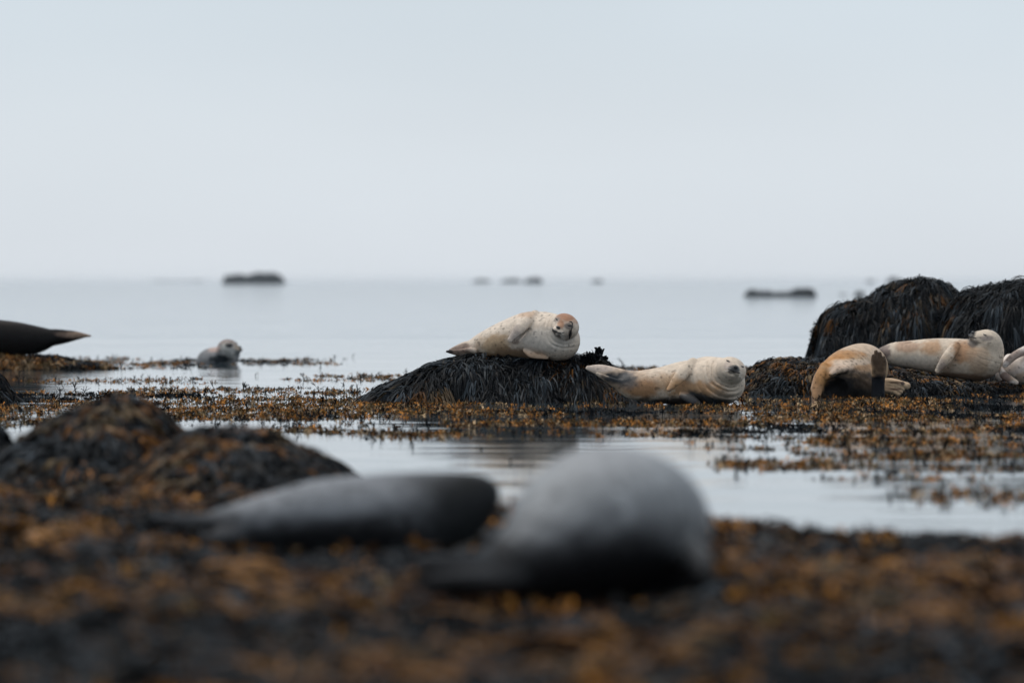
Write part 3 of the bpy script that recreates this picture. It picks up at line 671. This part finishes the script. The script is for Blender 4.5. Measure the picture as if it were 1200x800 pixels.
# --- seal 4: behind, head thrown back, nose to the left
def seal_four():
    D = 60.3
    body = px_chain([(1042, 414, 8, .1), (1052, 415, 14, .1), (1072, 415.5, 17, .05), (1095, 417, 20.5, 0), (1118, 420, 23.5, -.02), (1138, 422, 24.5, -.05), (1152, 420, 23, -.05), (1159, 412, 17.5, -.05)], D, .04)
    hc = P(1158, 401, D-.10); R = .145
    hd = Head(hc, (-1, -.35, .60), (.52, -.10, .85), R, 1.0, long=1.25)
    hind = Chain([P(1048, 412, D+.1), P(1036, 411, D+.1), P(1028, 415, D+.1)], [.09, .05, .03], .03, 1.7, (0, -1, .3), 10)
    neck = Chain([P(1151, 419, D-.05), P(1157, 406, D-.08)], [.20, .150], .05)
    fl = flip(P(1120, 405, D-.20), P(1110, 419, D-.30), P(1099, 434, D-.28), .060, k=.014, flat=2.0, n=(-.1, -1, .3), tip=.5); gp = gap(P(1117, 416, D-.24), P(1105, 436, D-.20), .017)
    prims = [body, neck]+hd.prims+[hind, gp, fl]
    def warp(p): return crease(p, hc, (P(1150, 435, D)-P(1160, 400, D)), 9, .004, .06, .10, .40)
    V, Fc = skin(prims, .008, warp)
    root = thing('seal', 'cream and brown seal with head thrown back and nose pointing left', 'seal', P(1105, 440, D), GRP)
    col = paint(V, (.55, .45, .35), [(P(1129, 411, D-.3), (.15, .4, .15), (.38, .21, .11), .85), (P(1147, 425, D-.3), (.14, .3, .20), (.38, .26, .17), .65), (P(1110, 425, D-.3), (.10, .3, .12), (.44, .31, .21), .5), (P(1092, 408, D-.2), (.13, .3, .09), (.42, .25, .14), .8),
          (P(1062, 406, D-.1), (.15, .3, .08), (.36, .22, .14), .75), (P(1080, 425, D-.2), (.3, .3, .09), (.56, .50, .43), .5), (P(1130, 443, D-.2), (.4, .5, .06), (.24, .15, .10), .85),
          (P(1036, 412, D), (.09, .3, .09), (.18, .13, .11), .85), (P(1104, 430, D-.3), (.05, .1, .09), (.30, .23, .2), .6), (hd.at(1.42, 0, -.2), (.055, .09, .075), (.05, .045, .04), .93), (hd.at(1.05, -.3, -.62), (.07, .1, .045), (.09, .075, .065), .8), (hd.at(.55, -.75, .25), (.07, .08, .03), (.22, .18, .16), .7)], seed=33)
    mesh_obj('body', V, Fc, M_fur, root, col=col)
    hd.dress(root, prims, warp, 'closed', whiskers=False, eye_size=.20)
    claws(root, [P(1098+2.2*i, 436-.6*i, D-.28) for i in range(4)], (-.4, 0, -1))
seal_four()
# --- seal 5: cut by the right edge
def seal_five():
    D = 60.4
    body = px_chain([(1176, 434, 9, .25), (1190, 432, 17, .1), (1210, 431, 22, 0), (1240, 430, 25, 0), (1270, 429, 22, 0), (1300, 424, 15, 0)], D, .04)
    head = Ell(P(1312, 420, D), ((1, 0, 0), (0, 1, 0), (0, 0, 1)), (.15, .12, .12), .06)
    wh = Chain([P(1183, 421, D+.12), P(1174, 432, D+.05), P(1171, 442, D)], [.06, .055, .04], .02, 1.6, (0, -1, 0), 8)
    a = Chain([P(1204, 409.5, D-.12), P(1190, 416, D-.2), P(1179, 426, D-.22), P(1177, 429, D-.22)], [.05, .042, .035, .02], .008, 1.5, (0, -1, 0), 10)
    b = Chain([P(1173, 434, D-.12), P(1178, 441, D-.2), P(1191, 448, D-.22)], [.028, .045, .025], .008, 1.6, (0, -1, 0), 10)
    prims = [body, head, wh, a, b]
    V, Fc = skin(prims, .008)
    root = thing('seal', 'white seal with curled brown flippers, cut by the right edge', 'seal', P(1215, 450, D), GRP)
    col = paint(V, (.68, .60, .54), [(P(1190, 417, D-.22), (.15, .1, .09), (.30, .22, .18), .8), (P(1178, 441, D-.25), (.09, .1, .09), (.15, .10, .08), .85), (P(1200, 442, D-.2), (.14, .2, .06), (.46, .33, .22), .6),
          (P(1192, 449, D-.2), (.05, .1, .03), (.5, .42, .35), .7)], seed=43)
    mesh_obj('body', V, Fc, M_fur, root, col=col)
seal_five()
# --- dark seal at the left edge: hind end and flippers
def seal_left():
    D = 76.0
    body = px_chain([(-150, 396, 14, 0), (-110, 393, 24, 0), (-60, 392, 26, 0), (-20, 395, 22.5, 0), (15, 396.5, 20, 0), (40, 398, 16.5, 0), (58, 396, 10.5, 0), (72, 394.5, 7, 0)], D, .04)
    a = Chain([P(66, 394, D), P(85, 392.5, D-.03), P(106, 393.5, D-.05)], [.09, .06, .012], .04, 1.4, (0, -1, .3), 12)
    b = Chain([P(60, 398, D+.1), P(76, 397.5, D+.1), P(98, 395, D+.08)], [.09, .055, .012], .03, 1.4, (0, -1, -.3), 12)
    head = Ell(P(-165, 390, D), ((1, 0, 0), (0, 1, 0), (0, 0, 1)), (.17, .13, .13), .06)
    prims = [body, head, a, b]
    V, Fc = skin(prims, .011)
    root = thing('seal', 'dark almost black seal at the left edge, tail pointing right', 'seal', P(0, 412, D), GRP)
    col = paint(V, (.009, .008, .008), [(P(92, 392.5, D-.05), (.24, .3, .045), (.24, .17, .125), .85), (P(10, 378, D), (1.2, .3, .03), (.04, .032, .027), .5), (P(72, 391, D-.1), (.1, .2, .03), (.10, .07, .055), .6)], seed=53)
    mesh_obj('body', V, Fc, M_wetfur, root, col=col)
seal_left()
# --- seal in the water, head up, looking right
def seal_swim():
    D = 81.6
    body = px_chain([(238, 425, 8, .4), (243, 422, 12, .3), (250, 421, 14, .2), (262, 420, 14, .05), (268, 414, 13, 0)], D, .05)
    hc = P(266.5, 408.5, D-.1); R = .150
    hd = Head(hc, (1, -.55, .12), (-.08, -.1, 1), R, .95)
    prims = [body]+hd.prims; prims[1].k = .08
    V, Fc = skin(prims, .011)
    root = thing('seal', 'grey seal in the water with its head raised, looking right', 'seal', P(255, 425, D), GRP)
    col = paint(V, (.20, .20, .205), [(hd.at(0, 0, .9), (.22, .22, .08), (.21, .15, .13), .8), (hd.at(.4, .6, -.4), (.16, .2, .14), (.42, .40, .37), .8), (P(274, 418, D-.2), (.06, .2, .10), (.62, .58, .54), .8),
          (P(252, 409, D), (.13, .3, .06), (.42, .31, .27), .8), (P(255, 420, D-.2), (.24, .3, .07), (.03, .035, .04), .9), (hd.at(1.25, 0, 0), (.08, .08, .06), (.24, .19, .15), .7), (hd.at(.62, .62, .3), (.055, .06, .035), (.04, .04, .042), .9)], seed=63)
    mesh_obj('body', V, Fc, M_wetfur, root, col=col)
    hd.dress(root, prims, None, 'open', whiskers=False, eye_size=.2)
seal_swim()
# --- the two out-of-focus seals in the foreground
def seal_fore_big():
    D = 20.4
    body = px_chain([(575, 668, 26, -.5), (608, 660, 42, -.40), (650, 639, 63, -.22), (692, 615, 88, 0), (730, 617, 93, .25), (752, 622, 82, .6), (758, 630, 62, .95)], D, .04)
    a = Chain([P(585, 665, D-.5), P(545, 664, D-.7), P(500, 662, D-.85)], [.08, .07, .05], .03, 1.6, (0, -.3, 1), 12)
    b = Chain([P(590, 682, D-.55), P(550, 684, D-.8), P(502, 684, D-.95)], [.08, .07, .045], .03, 1.6, (0, .3, 1), 12)
    head = Ell(P(752, 640, D+1.15), ((1, 0, 0), (0, 1, 0), (0, 0, 1)), (.13, .17, .13), .08)
    side = Chain([P(800, 640, D+.1), P(818, 660, D-.05), P(824, 678, D-.15)], [.06, .06, .03], .03, 1.6, (-.8, -1, 0), 8)
    prims = [body, head, a, b, side]
    V, Fc = skin(prims, .012)
    root = thing('seal', 'blurred big grey seal humped up in the middle foreground', 'seal', P(700, 700, D), 'blurred foreground seals')
    col = paint(V, (.27, .28, .29), [(P(700, 700, D), (.95, 1.5, .35), (.075, .078, .084), .8), (P(700, 700, D), (.95, 1.5, .27), (.008, .008, .009), .98), (P(525, 672, D-.8), (.34, .9, .20), (.010, .010, .011), .97), (P(700, 520, D), (.3, .8, .14), (.27, .275, .285), .6), (P(810, 600, D), (.12, .8, .2), (.15, .155, .16), .4)], seed=73, mott=.2, dist=.35)  # dark lower body: wet fur plus underside shade painted into the coat
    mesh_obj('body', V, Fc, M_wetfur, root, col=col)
seal_fore_big()
def seal_fore_left():
    D = 24.7
    body = px_chain([(262, 610, 14, -.2), (290, 615, 29, -.15), (330, 615, 41, -.1), (380, 612, 51, 0), (430, 611, 55, .05), (485, 606, 53, .1), (530, 596, 43, .15), (556, 584, 29, .15), (570, 576, 15, .15)], D, .04)
    a = Chain([P(272, 612, D-.2), P(232, 610, D-.25), P(182, 607, D-.3)], [.06, .04, .016], .04, 1.5, (0, -.6, 1), 12)
    b = Chain([P(280, 622, D-.2), P(262, 628, D-.3), P(240, 630, D-.35)], [.06, .045, .02], .03, 1.5, (0, -.6, 1), 12)
    prims = [body, a, b]
    V, Fc = skin(prims, .012)
    root = thing('seal', 'blurred dark slender seal left of the big humped one', 'seal', P(400, 655, D), 'blurred foreground seals')
    col = paint(V, (.165, .172, .185), [(P(400, 655, D), (.9, 1, .30), (.05, .052, .056), .7), (P(400, 655, D), (.9, 1, .21), (.010, .010, .011), .97), (P(215, 615, D-.3), (.28, .8, .13), (.04, .041, .044), .85), (P(580, 595, D), (.42, .8, .30), (.03, .031, .033), .75), (P(560, 600, D), (.20, .8, .20), (.014, .015, .016), .85), (P(350, 580, D), (.5, .8, .10), (.21, .22, .235), .6), (P(278, 655, D-.3), (.1, .5, .12), (.10, .105, .11), .4)], seed=83, mott=.25, dist=.35)  # underside darkened in the colour, for wet fur and shade together
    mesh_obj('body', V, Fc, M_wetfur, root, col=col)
seal_fore_left()

# ------------------------------------------------------------------ skerries far out
def skerry(label, u0, u1, tops, D, group='far skerries'):
    """tops: silhouette points (u, v)"""
    us = np.linspace(u0, u1, 70); zt = np.array([H-(v-329)/F*D for v in np.interp(us, [a for a, b in tops], [b for a, b in tops])])
    xs = (us-600)/F*D; W = xs[-1]-xs[0]; T = np.linspace(-1, 1, 25)
    X, Tm = np.meshgrid(xs, T, indexing='ij'); dep = max(W*.3, 1.0)
    prof = np.clip(1-np.abs(Tm)**2.2, 0, 1)
    sc_ = 7/W
    Z = (zt[:, None]+.25)*prof*(1+.9*(fbm(X*sc_*3, Tm*4, seed=int(u0))-.5))-.25
    end = np.clip(np.minimum(np.arange(70), np.arange(70)[::-1])/4, 0, 1)[:, None]; Z = (Z+.25)*end**.6-.25
    V = np.stack([X, D+Tm*dep, Z], -1).reshape(-1, 3); n = 25
    i = np.arange(69)[:, None]*n+np.arange(n-1)[None]
    o = mesh_obj('skerry', V, np.stack([i, i+n, i+n+1, i+1], -1).reshape(-1, 4), M_far)
    tag(o, label, 'rock', group)
skerry('dark flat-topped skerry on the horizon at left, widest of the far ones', 259, 336, [(259, 330), (263, 324.5), (272, 322.5), (292, 323), (305, 321), (316, 320), (326, 322.5), (336, 329.5)], 2000)
skerry('low dark double-humped skerry standing in the sea left of the big rock', 869, 960, [(869, 346), (876, 340.5), (890, 341), (905, 343), (916, 343.5), (928, 340), (942, 338.5), (953, 340.5), (960, 346)], 420)
skerry('faint small skerry on the horizon right of centre, darkest of its row', 613, 637, [(613, 330), (620, 326.5), (630, 325.5), (637, 329)], 2700)
skerry('faint low skerry on the horizon behind the mound, second in its row', 585, 613, [(585, 330), (595, 327.5), (605, 327), (613, 330)], 3600)
skerry('faintest low skerry on the horizon, leftmost in the central row', 552, 577, [(552, 330), (560, 327.5), (568, 327.5), (577, 330)], 3900)
skerry('tiny faint skerry on the horizon further right than the central row', 692, 708, [(692, 330), (698, 328), (703, 328), (708, 330)], 3600)
skerry('small faint rock above the weed-hung rock on the horizon', 1038, 1056, [(1038, 330), (1044, 325.5), (1051, 326), (1056, 330)], 2700)
skerry('small rock in the water just left of the big weed-hung rock', 1000, 1014, [(1000, 346), (1005, 342), (1010, 342), (1014, 346)], 440)
skerry('smaller rock in the water left of the small rock', 981, 994, [(981, 347), (986, 344.5), (990, 344.5), (994, 347)], 470)
skerry('faint tiny rock on the horizon left of the small faint rock', 1015, 1025, [(1015, 330), (1018, 328), (1022, 328), (1025, 330)], 3900)
skerry('thin broken reef line on the horizon left of the flat-topped skerry', 165, 245, [(165, 330.5), (190, 329), (215, 329.6), (232, 328.8), (245, 330.5)], 7000)

# ------------------------------------------------------------------ sea haze
def haze():
    m = bpy.data.materials.new('sea_haze'); m.use_nodes = True; t = m.node_tree; t.nodes.remove(t.nodes['Principled BSDF'])
    v = t.nodes.new('ShaderNodeVolumePrincipled'); v.inputs['Color'].default_value = (.97, .985, 1, 1); v.inputs['Density'].default_value = .000045; v.inputs['Anisotropy'].default_value = .8
    t.links.new(v.outputs[0], t.nodes['Material Output'].inputs['Volume'])
    x0, x1, y0, y1, z0, z1 = -7500, 7500, -30, 10000, -1.2, 4.4
    V = [(x, y, z) for z in (z0, z1) for y in (y0, y1) for x in (x0, x1)]
    Fc = [(0, 2, 3, 1), (4, 5, 7, 6), (0, 1, 5, 4), (2, 6, 7, 3), (0, 4, 6, 2), (1, 3, 7, 5)]
    o = mesh_obj('haze', np.array(V), np.array(Fc), m, smooth=False); o['kind'] = 'stuff'; o['label'] = 'thin pale haze over the sea'; o['category'] = 'haze'
haze()
